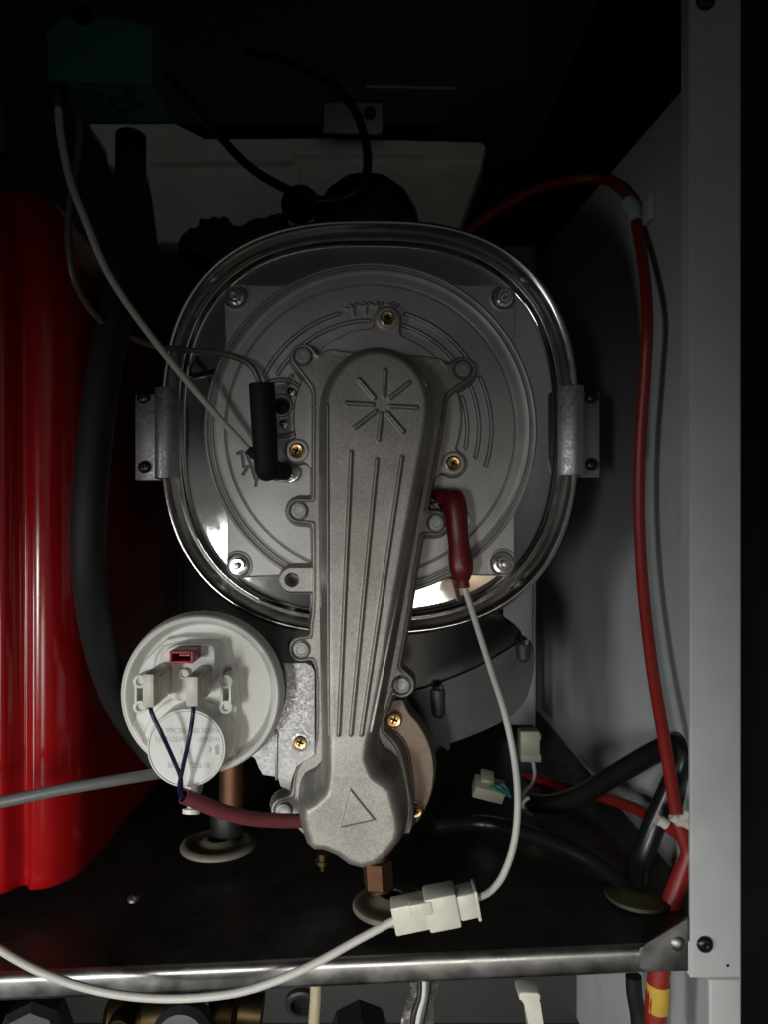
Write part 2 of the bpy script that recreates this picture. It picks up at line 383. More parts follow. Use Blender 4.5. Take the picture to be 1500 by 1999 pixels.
fo = bmesh.new()  # thin black sheet over the upper side panel, lower edge slanted
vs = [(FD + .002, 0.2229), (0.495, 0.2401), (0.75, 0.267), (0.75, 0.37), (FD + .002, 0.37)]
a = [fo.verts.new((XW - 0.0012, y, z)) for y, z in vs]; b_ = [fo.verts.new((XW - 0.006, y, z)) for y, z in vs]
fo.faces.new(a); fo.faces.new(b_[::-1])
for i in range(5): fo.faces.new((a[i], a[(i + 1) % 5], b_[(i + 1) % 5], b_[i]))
tag(link('black_sheet', new_mesh('black_sheet', fo), ROUGHB), 'black sheet with a slanted lower edge high on the white side panel', 'foam lining')

# ------------------------------------------------------------------ red expansion vessel
ves = thing('expansion_vessel', 'glossy red painted expansion vessel with rounded front edge standing on the tray', 'expansion vessel', (-0.2, 0.43, ZF))
sec = [(-.158, .600), (-.1562, .585), (-.1555, .55), (-.1549, .50), (-.1548, .45), (-.1549, .415), (-.1554, .398), (-.1571, .3895), (-.1600, .3835), (-.1635, .3790), (-.1668, .3765), (-.1700, .3753), (-.1722, .3749), (-.1745, .3748),
       (-.1763, .3758), (-.1780, .3790), (-.1800, .3800), (-.1822, .3788), (-.1840, .3750), (-.1862, .3712), (-.190, .3695), (-.20, .3690), (-.24, .3690), (-.33, .3690)]
zb, zt = ZF + 0.0005, 0.176
levels = [(zb, .03), (zb + .0005, .02), (zb + .003, .006), (zb + .007, .001), (zb + .010, 0.0)] + [(zb + .012 + (zt - .075 - zb - .012) * k / 10, 0) for k in range(1, 11)] + [(zt + .085 * math.sin(math.radians(a)) - .075, .34 * (1 - math.cos(math.radians(a)))) for a in (12, 24, 36, 48, 60, 72, 84)]
bm = bmesh.new(); cx_, cy_ = -.27, .49; rings = []
for z, ins in levels:
    rings.append([bm.verts.new((cx_ + (x - cx_) * (1 - ins), cy_ + (y - cy_) * (1 - ins), z)) for x, y in sec])
for i in range(len(rings) - 1):
    for k in range(len(sec) - 1): bm.faces.new((rings[i][k], rings[i][k + 1], rings[i + 1][k + 1], rings[i + 1][k]))
bm.faces.new(rings[-1]); bm.faces.new(rings[0])
shell = link('shell', new_mesh('shell', bm, True, 80), REDT, ves)
sb = shell.modifiers.new('smooth', 'SUBSURF'); sb.levels = 2; sb.render_levels = 2
tag(lathe('pipe_end', [(0, 0), (0.006, 0), (0.0065, 0.001), (0.0065, 0.028), (0.005, 0.030), (0, 0.030)], W(2, 305, .42), (0, 0, 1), GREYP, None, 24),
    'dark grey pipe end above the red vessel at the left edge', 'pipe')

# ------------------------------------------------------------------ heat exchanger lid
hx = thing('heat_exchanger', 'polished stainless steel drum cover with rolled rim and two side clamps', 'heat exchanger', (0, .5, 0.05))
C0 = ((721 - CX) / F * .4075, (CY - 836) / F * .4075); HA, HB = 410 / F * .4075, 406 / F * .4075
def sup(a, b, n, k, N):
    t = 2 * math.pi * k / N; c, s = math.cos(t), math.sin(t)
    return (C0[0] + a * math.copysign(abs(c) ** (2 / n), c), C0[1] + b * math.copysign(abs(s) ** (2 / n), s))
def ring_loft(name, prof, mat_, parent, N=240, n=2.62, cap=True):
    bm = bmesh.new(); rings = []
    for off, y in prof:
        o = off / 1000 * .88; nn = n + off * 0.0
        # resample evenly by angle so the loft stays clean
        rings.append([bm.verts.new((p[0], y, p[1])) for p in (sup(HA - o, HB - o, nn, k, N) for k in range(N))])
    for i in range(len(rings) - 1):
        for k in range(N): bm.faces.new((rings[i][k], rings[i][(k + 1) % N], rings[i + 1][(k + 1) % N], rings[i + 1][k]))
    if cap: bm.faces.new(rings[-1])
    return link(name, new_mesh(name, bm, True, 70), mat_, parent)
prof = [(0.8, .430), (0.2, .417), (0.0, .4115)]
for k in range(1, 15):
    t = k / 14; prof.append((10.2 * t ** 1.25, .4105 - 0.0082 * math.sin(math.pi * t ** .72) ** .85 + .0002 * t))
ring_loft('rim', prof + [(10.6, .4100), (11.1, .4095), (11.6, .4097)], BRUSH, hx, cap=False)
prof = [(11.5, .4098), (12.1, .4108), (12.7, .4124), (13.4, .4133), (14.6, .41345), (17, .4134), (21, .4133), (25, .41315), (30, .4129), (45, .4128)]
ring_loft('lid', prof, STEEL, hx)
ring_loft('drum', [(2.0, .431), (2.6, .45), (2.8, .64), (10, .65)], DRUM, hx)
def clamp(xa, xb, xc, y_t, y_b, screws):
    """xa outer edge, xb fold, xc inner edge (photo px at rim depth)"""
    d = .402
    sx = 1 if xc > xa else -1
    e = .4225; xf = (xb - CX) / F * .401
    pr = [((xa - CX) / F * e, e), (xf - sx * .0014, e), (xf - sx * .0004, e - .001), (xf, e - .004), (xf, .4055), (xf + sx * .0014, .4010)]
    x_i = (xc - CX) / F * d
    xs = pr[-1][0]
    for k in range(1, 8):
        t = k / 7; pr.append((xs + (x_i - xs) * t, .4005 - 0.0022 * math.sin(math.pi * t) + 0.0035 * t * t))
    zt_, zb_ = (CY - y_t) / F * d, (CY - y_b) / F * d
    bm = bmesh.new(); r0 = [bm.verts.new((x, y, zt_)) for x, y in pr]; r1 = [bm.verts.new((x, y, zb_)) for x, y in pr]
    for i in range(len(pr) - 1): bm.faces.new((r0[i], r0[i + 1], r1[i + 1], r1[i]))
    o = link('clamp_bracket', new_mesh('clamp_bracket', bm, True, 40), GALV, hx)
    s = o.modifiers.new('thickness', 'SOLIDIFY'); s.thickness = 0.0012; s.offset = 0
    bv = o.modifiers.new('edge', 'BEVEL'); bv.width = 0.0003; bv.segments = 2
    for px, py in screws:
        r = L(12.5, .42)
        lathe('screw', [(r, 0), (r, .001), (r * .85, .002), (r * .5, .0026), (r * .25, .0026), (r * .15, .0014), (0, .0012)], W(px, py, .4225) - Vector((0, .0006, 0)), (0, -1, 0), BLACKS, o, 24)
clamp(264, 299, 347, 757, 934, ((281, 777), (283, 912)))
clamp(1171, 1144, 1092, 753, 928, ((1156, 776), (1156, 907)))

# ------------------------------------------------------------------ burner door (die-cast plate)
door = thing('burner_door', 'grey die-cast burner door with four bolted corner ears and concentric ribs', 'burner door', (0, .412, 0.05))
DD = .408
dc = M(724, 838, DD); px2 = DD / F * 1000
def door_h(X, Z):
    R = np.hypot(X - dc[0], Z - dc[1])
    sd = circ_sd(X, Z, dc, 329 * px2)
    for p in BOLTS:
        c = M(p[0], p[1], DD); ba = math.degrees(math.atan2(c[1] - dc[1], c[0] - dc[0]))
        pol = [dc]
        t = math.radians(ba - 15.5); pol.append((dc[0] + 327 * px2 * math.cos(t), dc[1] + 327 * px2 * math.sin(t)))
        for k in range(-52, 53, 13):
            t = math.radians(ba + k); pol.append((c[0] + 25 * px2 * math.cos(t), c[1] + 25 * px2 * math.sin(t)))
        t = math.radians(ba + 15.5); pol.append((dc[0] + 327 * px2 * math.cos(t), dc[1] + 327 * px2 * math.sin(t)))
        sd = smin(sd, poly_sd(X, Z, pol), 2.2)
    h = 5.0 * step(sd + .4, 1.0) - 6 * np.clip(sd / 1.2, 0, 1)
    h = np.where(sd < 0, h, h)
    inner = circ_sd(X, Z, dc, 300 * px2)
    h += 0.6 * ridge(np.abs(R - 322 * px2), 1.0) + 0.6 * ridge(np.abs(R - 310 * px2), 1.0) - 1.3 * ridge(np.abs(R - 316 * px2), .8)
    h += -0.25 * step(circ_sd(X, Z, dc, 304 * px2), 2.0)
    h += 0.3 * step(circ_sd(X, Z, dc, 283 * px2), 0.9) - 1.1 * ridge(np.abs(R - 284 * px2), .75)
    # bolt seats
    for p in BOLTS:
        c = M(p[0], p[1], DD); r = np.hypot(X - c[0], Z - c[1])
        h += -2.6 * step(r - 22 * px2, 0.9) + 0.45 * ridge(np.abs(r - 26 * px2), 0.9)
    rib = np.zeros(X.shape)
    for rr, a0, a1, wd in ((233, 105.6, 153.5, 3.4), (211, 91, 149.5, 3.4), (186, 146, 151, 3.0), (234, 34, 73, 3.4), (211, 35, 74, 3.2), (236, -17.5, 25, 3.2), (212, -15, 23, 3.2), (189, -11, 19, 3.2)):
        d = arc_sd(X, Z, dc, rr * px2, a0, a1)
        rib = np.maximum(rib, 1.5 * step(d - wd * px2, 0.9) - 0.5 * ridge(np.abs(d - (wd + 2.5) * px2), .7))
    h += rib
    # embossed marks near the top, boss round the sight glass
    for k, (px, py, a) in enumerate(((688, 605, 20), (713, 601, 12), (737, 601, 5), (768, 602, -6))):
        c = M(px, py, DD); m = np.full(X.shape, 9.0)
        for b, ln in ((35, 12), (150, 12), (95, 9), (265, 12)):
            t = math.radians(a + b); e = (c[0] + math.cos(t) * ln * px2, c[1] + math.sin(t) * ln * px2)
            m = np.minimum(m, seg_sd(X, Z, c, e))
        h += 1.2 * step(m - 0.7, 0.8)
    c = M(548, 797, DD); r = np.hypot(X - c[0], Z - c[1])
    h += 1.1 * ridge(np.abs(r - 55 * px2), 1.5) - 0.4 * step(r - 52 * px2, 1.2)
    c2 = M(549, 792, DD); r2 = np.hypot(X - c2[0], Z - c2[1])
    h += 1.0 * step(r2 - 22 * px2, 1.0) - 5.5 * step(r2 - 15 * px2, 1.0)
    # engraved spark symbol
    for pl in (((464, 885), (472, 881), (476, 910)), ((484, 910), (475, 925)), ((480, 883), (490, 905), (498, 933), (502, 934), (499, 947))):
        h -= 2.2 * ridge(line_sd(X, Z, MM(pl, DD)), 0.78)
    # low pocket on the right of the manifold
    keep = sd < 1.5
    return h, keep
BOLTS = [(459, 578), (985, 580), (464, 1104), (983, 1100)]
bx0, bz0 = M(385, 1175, DD); bx1, bz1 = M(1065, 500, DD)
hfield('plate', (bx0, bx1, bz0, bz1), 0.34, door_h, .4125, DOOR, door)
yf = .4125 - .0045
for i, (px, py) in enumerate(BOLTS):
    c = W(px, py, DD); c.y = yf
    c.y = yf + .0018
    n = lathe('nut', [(.0052, 0), (.0054, .0006), (.0052, .0010), (.0040, .0011), (.0041, .0014), (.0041, .0042), (.0036, .0048), (.0024, .0048), (.0022, .0040), (.0020, .0040)], c, (0, -1, 0), CHROME, door, 24, 30)
    lathe('stud', [(.0019, 0), (.0019, .0085), (.0015, .0092), (0, .0094)], c, (0, -1, 0), ZINC, n, 20)
# layer A of the manifold mount sits on the door
def mountA(X, Z):
    d = .403; pp = d / F * 1000
    sd = smin(circ_sd(X, Z, M(737, 815, d), 166 * pp), seg_sd(X, Z, M(757, 622, d), M(750, 700, d)) - 27 * pp, 4)
    sd = smin(sd, circ_sd(X, Z, M(716, 762, d), 121 * pp), 3)
    sd = smin(sd, seg_sd(X, Z, M(580, 880, d), M(660, 860, d)) - 27 * pp, 2)
    sd = smin(sd, seg_sd(X, Z, M(886, 905, d), M(820, 870, d)) - 27 * pp, 2.5)
    h = 2.6 * step(sd + .3, .8) - 5 * np.clip(sd / 1.0, 0, 1)
    for p in ((757, 622), (580, 880), (886, 905)):
        r = np.hypot(X - M(*p, d)[0], Z - M(*p, d)[1]); h += .5 * step(r - 22 * pp, .7)
    sl = seg_sd(X, Z, M(655, 659, d), M(672, 650, d)); h -= 2.4 * step(sl - 3.2 * pp, .5)
    return h, sd < 1.2
x0, z0 = M(540, 1000, .403); x1, z1 = M(930, 580, .403)
mnt = hfield('mount_ring', (x0, x1, z0, z1), 0.34, mountA, .4052, DOOR, door)
def hexscrew(px, py, d, y, r, parent, m=BRASS, name='screw', hexa=True):
    c = W(px, py, d); c.y = y
    o = lathe(name, [(r * 1.18, 0), (r * 1.18, .0005), (r * 1.02, .0007), (r, .0022), (r * .86, .0028), (r * .55, .0026), (r * .5, .0021), (0, .0020)], c, (0, -1, 0), m, parent, 24)
    bm = bmesh.new()
    for a in (0.4, 0.4 + math.pi / 2):
        add_box(bm, c + Vector((0, -.00265, 0)), (r * 1.0, .0006, r * .22), Matrix.Rotation(a, 3, 'Y'))
    link('cross_slot', new_mesh('cross_slot', bm), HOLE, o)
    return o
for p in ((757, 622), (579, 880), (886, 905)): hexscrew(p[0], p[1], .402, .4022, .0036, mnt)
# sight glass screws, electrode bracket
for p in ((568, 765), (553, 828)):
    c = W(p[0], p[1], .406); c.y = .4072
    lathe('screw', [(.0028, 0), (.0028, .0008), (.0022, .0018), (.0008, .0022), (0, .0016)], c, (0, -1, 0), CHROME, door, 20)
lathe('sight_glass', [(L(16, .41), 0), (L(16, .41), .001), (0, .0014)], W(549, 792, .408) + Vector((0, .0035, 0)), (0, -1, 0), GLOSSB, door, 28)
prism('electrode_plate', smooth_poly([(500, 925), (515, 915), (560, 905), (582, 910), (586, 925), (576, 941), (560, 943), (530, 938)], 2), .4035, .4030, .4062, CHROME, door, .0006)
c = W(567, 925, .402); c.y = .4028
lathe('screw', [(.0024, 0), (.0024, .0012), (.0016, .0022), (0, .0024)], c, (0, -1, 0), CHROME, door, 20)
prism('electrode_plate', smooth_poly([(828, 985), (875, 975), (920, 1000), (922, 1030), (900, 1045), (880, 1030)], 2), .4035, .4045, .4066, CHROME, door, .0005)

# ------------------------------------------------------------------ gas manifold casting
man = thing('gas_manifold', 'long cast aluminium gas-air manifold with five ribs, star emblem and raised triangle arrow', 'gas manifold', (0, .39, -0.02))
DB, DF = .397, .356                       # flange face depth, front face depth
body_px = [(612, 800)] + [(737 + 125 * math.cos(math.radians(a)), 792 - 136 * math.sin(math.radians(a))) for a in range(176, 3, -7)] + \
          [(862, 800), (857, 840), (820, 1040), (776, 1290), (750, 1430), (741, 1462), (739, 1484), (748, 1506), (768, 1520), (784, 1535), (792, 1565), (800, 1595), (804, 1628),
           (795, 1660), (770, 1692), (742, 1714), (706, 1723), (673, 1714), (649, 1696), (627, 1687), (604, 1686), (585, 1669), (575, 1637), (569, 1608), (570, 1582), (579, 1566), (602, 1553), (615, 1540), (618, 1515), (618, 1453), (616, 1400), (611, 1000)]
EARS = [(591, 695), (905, 721), (583, 997), (853, 1021), (587, 1268), (785, 1338), (553, 1583)]
def man_h(X, Z):
    P = lambda pts, d: MM(pts, d)
    pb, pf = DB / F * 1000, DF / F * 1000
    body = poly_sd(X, Z, P(body_px, DF))
    # flange outline at its own depth
    fl = [(606, 700), (640, 676), (672, 684), (820, 690), (880, 700), (880, 760), (866, 850), (846, 960), (825, 1060), (790, 1285), (768, 1372), (748, 1420), (772, 1444), (786, 1466), (795, 1500), (806, 1560), (812, 1600),
          (800, 1640), (600, 1640), (568, 1610), (566, 1530), (574, 1492), (600, 1468), (611, 1448), (613, 1420), (613, 1310), (605, 1290), (600, 1230), (607, 1190), (607, 1080), (606, 1030), (606, 960), (607, 778)]
    sdf = poly_sd(X, Z, P(smooth_poly(fl, 1), DB))
    LK = [(640, 760), (850, 760), (625, 1000), (815, 1020), (625, 1262), (770, 1325), (590, 1572)]
    for e, k in zip(EARS, LK):
        ear = seg_sd(X, Z, M(*e, DB), M(*k, DB)) - 27 * pb
        sdf = smin(sdf, ear, 2.2)
    # perforated tab
    tab = np.minimum(rbox_sd(X, Z, M(572, 0, DB)[0], M(615, 0, DB)[0], M(0, 1158, DB)[1], M(0, 1106, DB)[1], .3), circ_sd(X, Z, M(569, 1132, DB), 26 * pb))
    hole = circ_sd(X, Z, M(569, 1132, DB), 12.5 * pb)
    sd_all = np.minimum(sdf, tab)
    h = 2.8 * step(sdf + .3, .8)
    h = np.maximum(h, 3.0 * step(tab + .3, .7))
    h -= 6 * np.clip(sd_all / 1.0, 0, 1) * (body > 0)
    h = np.where(hole < 0.6, h - 8 * step(hole, .6), h)
    # rim bead on the flange edge
    h += 0.55 * ridge(np.abs(sdf + 1.5), 1.2) * (sdf < 0) * (Z > M(0, 1640, DB)[1])
    for e in EARS:
        r = np.hypot(X - M(*e, DB)[0], Z - M(*e, DB)[1]); h = h - .8 * step(r - 18 * pb, .7) * (r < 30 * pb)
    # body: tall rounded box
    top = 41.0 + 1.0 * np.clip((M(0, 1440, DF)[1] - Z) / 20, 0, 1)
    hb = 3.4 + (top - 3.4) * dome(body, 8.5, 2.3)
    # the long face dishes very slightly between ribs
    det = np.zeros(X.shape)
    ribs = [((637, 790), (638, 1440), 3.0), ((685, 882), (660, 1437), 3.2), ((736, 897), (684, 1437), 3.2), ((786, 892), (705, 1437), 3.2), ((854, 815), (727, 1433), 3.2)]
    for a, b, wd in ribs:
        d = seg_sd(X, Z, M(*a, DF), M(*b, DF)); det = np.maximum(det, 1.25 * step(d - wd * pf, 1.25))
    for a, b in (((750, 770), (753, 721)), ((763, 774), (800, 745)), ((764, 791), (815, 794)), ((757, 804), (789, 841)), ((745, 806), (739, 857)), ((734, 801), (693, 833)), ((728, 788), (677, 785)), ((731, 774), (701, 739))):
        d = seg_sd(X, Z, M(*a, DF), M(*b, DF)); det = np.maximum(det, 1.2 * step(d - 3.4 * pf, 1.2))
    tri = poly_sd(X, Z, P([(683, 1541), (664, 1619), (734, 1604)], DF)); det = np.maximum(det, 0.9 * step(tri + .2, .75))
    # cast roughness
    rng = np.random.default_rng(2)
    hb = hb + det
    # soft step between the shoulder and the inner face on the left
    hh = np.where(body < 0, np.maximum(hb, h), h)
    return hh, ((sd_all < 1.4) | (body < 0.2)) & (hole > -0.9)
x0, z0 = M(515, 1740, .40); x1, z1 = M(945, 650, .40)
body = hfield('body', (x0, x1, z0, z1), 0.30, man_h, .4005, CAST, man)
for e in EARS:
    c = W(e[0], e[1], DB); c.y = .3979; r = .0041
    lathe('rivet', [(r, 0), (r, .0012), (r * .93, .0017), (r * .66, .0018), (r * .60, .0014), (0, .0013)], c, (0, -1, 0), RIVET, man, 28)
hexscrew(586, 1448, .395, .3958, .0036, man)
lathe('drain_screw', [(.0030, 0), (.0030, .003), (.0038, .0032), (.0038, .005), (.0018, .0054), (.0016, .0080), (0, .0083)], W(630, 1666, .3635), (0, -.1, -1), BRASSD, man, 20)

# bronze flange of the gas valve behind the manifold's foot
gv = thing('gas_valve_flange', 'brownish crescent flange with brass screws beside the foot of the manifold', 'valve flange', W(820, 1480, .41))
def crescent(X, Z):
    d = .405; pp = d / F * 1000
    o = [(735, 1390), (760, 1368), (790, 1362), (797, 1388), (826, 1418), (846, 1462), (853, 1505), (848, 1552), (832, 1590), (812, 1620), (760, 1640), (700, 1600), (700, 1450)]
    sd = poly_sd(X, Z, MM(smooth_poly(o, 2), d))
    inner = poly_sd(X, Z, MM(smooth_poly([(742, 1432), (768, 1428), (792, 1452), (802, 1500), (808, 1560), (806, 1620), (700, 1640), (700, 1450)], 1), d))
    h = 4 * step(sd + .4, 1.2) + 1.2 * ridge(np.abs(inner), 1.3) - 1.0 * step(inner, 1.0)
    h -= 7 * np.clip(sd / 1.2, 0, 1)
    return h, sd < 1.6
x0, z0 = M(690, 1650, .405); x1, z1 = M(870, 1350, .405)
fl_o = hfield('flange', (x0, x1, z0, z1), 0.4, crescent, .411, BRONZE, gv)
hexscrew(770, 1405, .4045, .4062, .0040, gv); hexscrew(812, 1584, .4035, .4062, .0038, gv)

# ------------------------------------------------------------------ electrode leads
ig = thing('ignition_cable', 'grey-white ignition cable running from the green transformer to a black rubber boot', 'cable', W(515, 840, .39))
bp = [W(510, 747, .386), W(512, 790, .387), W(515, 840, .389), W(518, 890, .391), W(523, 913, .392)]
bm = bmesh.new()
axis = (bp[3] - bp[0])
prof = [(.0058, .0), (.0065, .0004), (.0067, .0014), (.0067, .021), (.0065, .034), (.0065, .041), (.0062, .0455), (.0050, .0492), (.0030, .0510), (0, .0517)]
add_lathe(bm, prof, bp[0], axis, 36)
add_tube(bm, [W(520, 905, .392), W(540, 918, .396), W(556, 920, .402)], .0049, 20, 8)
add_tube(bm, [W(512, 893, .391), W(498, 887, .391), W(484, 878, .3915)], lambda t: .0040 - .0018 * t, 18, 8)
link('boot', new_mesh('boot', bm, True, 45), RUBBERM, ig)
tube('wire', [(113, 205, .335), (117, 258, .334), (135, 348, .335), (166, 430, .338), (214, 540, .345), (300, 664, .360), (400, 785, .378), (487, 880, .3915)], lambda t: .00175, CABLE, ig, 16, 14)
lathe('ferrule', [(.0030, 0), (.0036, .001), (.0036, .010), (.0022, .013)], W(112, 165, .336), W(113, 205, .336) - W(112, 165, .336), GREYP, ig, 20)
tag(tube('sensing_cable', [(155, 230, .345), (152, 300, .343), (136, 400, .340), (133, 480, .340), (150, 560, .345), (205, 634, .358), (290, 672, .374), (345, 682, .384), (430, 690, .394), (478, 706, .395), (500, 730, .396), (512, 770, .397)], .0016, CABLEC, None, 14, 14),
    'thin smoky translucent cable looping in behind the black rubber boot', 'cable')

el = thing('electrode_cable', 'white cable with dark red boot at the door and cream inline plug below', 'cable', W(895, 1050, .38))
a0, a1 = W(887, 972, .3915), W(906, 1146, .388); ax = a1 - a0; Lb = ax.length
k = L(1, .390)
prof = [(0, -16 * k), (9 * k, -15 * k), (16 * k, -11 * k), (21 * k, -3 * k), (23.5 * k, 10 * k), (24 * k, 30 * k), (22 * k, 55 * k), (20.5 * k, 75 * k), (21 * k, 95 * k), (23 * k, 115 * k), (24 * k, 132 * k), (22 * k, 146 * k), (15 * k, 160 * k), (12 * k, 165 * k), (12.5 * k, 175 * k), (11.5 * k, 177 * k), (0, 177.5 * k)]
bm = bmesh.new(); add_lathe(bm, prof, a0, ax, 32)
add_tube(bm, [W(885, 975, .3925), W(868, 970, .396), W(856, 967, .402)], lambda t: .0050 - .0012 * t, 18, 8)
link('boot', new_mesh('boot', bm, True, 50), REDB, el)
tube('wire', [(905, 1140, .3885), (914, 1165, .387), (930, 1215, .380), (957, 1300, .366), (986, 1390, .352), (1005, 1480, .346), (1012, 1560, .340), (1006, 1640, .336), (985, 1705, .333), (958, 1740, .331), (925, 1756, .330)], .0016, CABLE, el, 16, 14)
def obox(bm, p, q, wd, th, bev=.0006):
    a, b = W(*p), W(*q); u = (b - a).normalized(); c = (a + b) / 2
    y = Vector((0, 1, 0)); y = (y - u * y.dot(u)).normalized(); v = u.cross(y)
    R = Matrix((u, y, v)).transposed()
    add_box(bm, c, ((b - a).length, th, wd), R, bev)
bm = bmesh.new()
obox(bm, (768, 1789, .330), (846, 1773, .330), L(55, .33), .011, .0007)
obox(bm, (833, 1775, .3302), (894, 1763, .3302), L(66, .33), .0138, .0010)
obox(bm, (893, 1763, .330), (930, 1755, .330), L(50, .33), .0116, .0012)
obox(bm, (928, 1757, .3304), (934, 1756, .3304), L(58, .33), .0122, .0004)
obox(bm, (800, 1775, .3258), (845, 1766, .3258), L(26, .33), .006, .0008)
link('plug', new_mesh('plug', bm, True, 30), PLASTC, el)
tube('wire', [(790, 1788, .330), (766, 1799, .329), (700, 1834, .327), (600, 1888, .323), (490, 1931, .320), (390, 1947, .318), (290, 1948, .317), (190, 1934, .316), (100, 1906, .315), (30, 1872, .314), (-60, 1815, .312)], .0018, CABLE, el, 16, 14)

# ------------------------------------------------------------------ pressure switch
ps = thing('pressure_switch', 'round white plastic air pressure switch with faint grey printed lettering on its cap', 'pressure switch', W(390, 1360, .375))
PD = .372; pc = M(390, 1357, PD); pp = PD / F * 1000
def ps_h(X, Z):
    r = np.hypot(X - pc[0], Z - pc[1]); R = 158 * pp
    sd = r - R
    h = 6.0 * dome(sd, 2.2, 2.0) - 4 * np.clip(sd / .8, 0, 1)
    h += -1.1 * step(r - 150 * pp, 1.0) + 0.7 * ridge(np.abs(r - 146 * pp), 1.0)
    h += -8.0 * step(r - 139 * pp, 3.0)
    # recessed pan at right, raised deck at left/bottom
    deck = poly_sd(X, Z, MM(smooth_poly([(272, 1300), (300, 1268), (330, 1242), (425, 1242), (440, 1262), (450, 1300), (462, 1330), (462, 1480), (440, 1505), (280, 1500), (262, 1440), (262, 1330)], 1), PD))
    deck = np.maximum(deck, r - 141 * pp)
    h += 6.4 * step(deck, 1.2) 
    d2 = poly_sd(X, Z, MM(smooth_poly([(296, 1290), (322, 1256), (418, 1256), (430, 1270), (436, 1310), (440, 1350), (300, 1350)], 1), PD))
    h += .8 * ridge(np.abs(d2), .9)
    h += 1.6 * step(circ_sd(X, Z, M(372, 1450, PD), 92 * pp), 1.4) * (deck < 0)
    return h, sd < .9
x0, z0 = M(225, 1525, PD); x1, z1 = M(555, 1190, PD)
dish = hfield('dish', (x0, x1, z0, z1), 0.28, ps_h, .377, PLAST, ps)
lathe('rear_case', [(158 * pp / 1000 - .0004, 0), (158 * pp / 1000 + .0006, .002), (158 * pp / 1000 + .0004, .010), (158 * pp / 1000 - .006, .016)], W(390, 1357, PD) + Vector((0, .0085, 0)), (0, 1, 0), GREYP, ps, 72)
CD = .354; cr = L(78, CD)
cc = W(363, 1461, CD)
cap = lathe('cap', [(cr, .018), (cr, .0016), (cr * .988, .0006), (cr * .975, 0), (cr * .945, 0), (cr * .938, .0009), (cr * .926, .0009), (cr * .918, .0001), (cr * .5, .0001), (0, .0001)], cc, (0, 1, 0), PLAST, ps, 96, 25)
# printed lettering
def lettering(parent, items, y):
    bmj = bmesh.new()
    for txt, px, py, size, sx in items:
        cu = bpy.data.curves.new('t', 'FONT'); cu.body = txt; cu.size = L(size, CD); cu.align_x = 'LEFT'; cu.space_character = 1.0
        o = bpy.data.objects.new('t', cu); COL.objects.link(o)
        me = bpy.data.meshes.new_from_object(o.evaluated_get(bpy.context.evaluated_depsgraph_get()))
        p = W(px, py, CD); p.y = y
        me.transform(Matrix.Translation(p) @ Matrix.Rotation(math.radians(90), 4, 'X') @ Matrix.Diagonal((sx, 1, 1, 1)))
        bmj.from_mesh(me); bpy.data.objects.remove(o); bpy.data.curves.remove(cu); bpy.data.meshes.remove(me)
    return link('lettering', new_mesh('lettering', bmj, False), INK, parent)
lettering(cap, [('5.99C06', 312, 1431, 15, 1.0), ('60/300Pa', 371, 1431, 15, 1.0), ('1(0.5)250V~', 301, 1448, 15, .92), ('UMAEHH', 385, 1448, 14, .75), ('BU20  722618', 326, 1499, 15, .95), ('(  E', 352, 1470, 15, 1.0)], CD - .00005)
bm = bmesh.new()
for pts in ([(418, 1456), (427, 1452), (427, 1473), (420, 1473)], [(407, 1458), (409, 1457), (413, 1463), (409, 1469), (407, 1468), (409.5, 1463)]):
    vs = [bm.verts.new(W(px, py, CD) + Vector((0, -.00006, 0))) for px, py in pts]; bm.faces.new(vs)
link('printed_emblem', new_mesh('printed_emblem', bm, False), INK, cap)
# terminal block, spades, screw ears
prism('terminal_block', smooth_poly([(308, 1258), (414, 1256), (420, 1262), (418, 1368), (310, 1368)], 2), .362, .3605, .374, PLAST, ps, .0008)
lathe('post', [(L(10, .36), 0), (L(10, .36), .0035), (L(6.5, .36), .0037), (L(6.5, .36), .0020), (0, .0020)], W(361, 1314, .360) + Vector((0, .0006, 0)), (0, -1, 0), PLAST, ps, 24)
for (x0, x1, y0, y1) in ((277, 300, 1316, 1382), (362, 386, 1321, 1380)):
    a, b = W(x0, y1, .334), W(x1, y0, .334)
    bm = bmesh.new(); c = (a + b) / 2
    add_box(bm, c + Vector((0, .0130, 0)), (b.x - a.x, .026, b.z - a.z), None, .0008)
    add_box(bm, c + Vector((.0004, .0165, .0)), ((b.x - a.x) * 1.22, .018, (b.z - a.z) * .72), None, .0008)
    o = link('spade_cover', new_mesh('spade_cover', bm, True, 30), PLASTC, ps)
a, b = W(332, 1293, .345), W(374, 1274, .345); c = (a + b) / 2
bm = bmesh.new(); t = .0010; wx, wz = (b.x - a.x), (b.z - a.z)
for dx, dz, sx, sz in ((0, wz / 2, wx, t), (0, -wz / 2, wx, t), (-wx / 2, 0, t, wz + t), (wx / 2, 0, t, wz + t)):
    add_box(bm, c + Vector((dx, .008, dz)), (sx, .016, sz), None, .0002)
add_box(bm, c + Vector((0, .012, 0)), (wx * .5, .012, .0008))
link('red_terminal', new_mesh('red_terminal', bm, True, 30), REDP, ps)
for cx_, in ((440,), (272,)):
    bm = bmesh.new()
    for py in (1331, 1381):
        add_lathe(bm, [(L(13, .36), .012), (L(13, .36), 0), (L(7.5, .36), -.0003), (L(7, .36), .002), (0, .002)], W(cx_, py, .361), (0, 1, 0), 24)
    add_box(bm, W(cx_ + (8 if cx_ > 400 else -8), 1356, .361) + Vector((0, .006, 0)), (L(4, .36), .012, L(40, .36)))
    add_box(bm, W(cx_ - (8 if cx_ > 400 else -8), 1356, .361) + Vector((0, .006, 0)), (L(4, .36), .012, L(40, .36)))
    link('screw_lug', new_mesh('screw_lug', bm, True, 30), PLAST, ps)
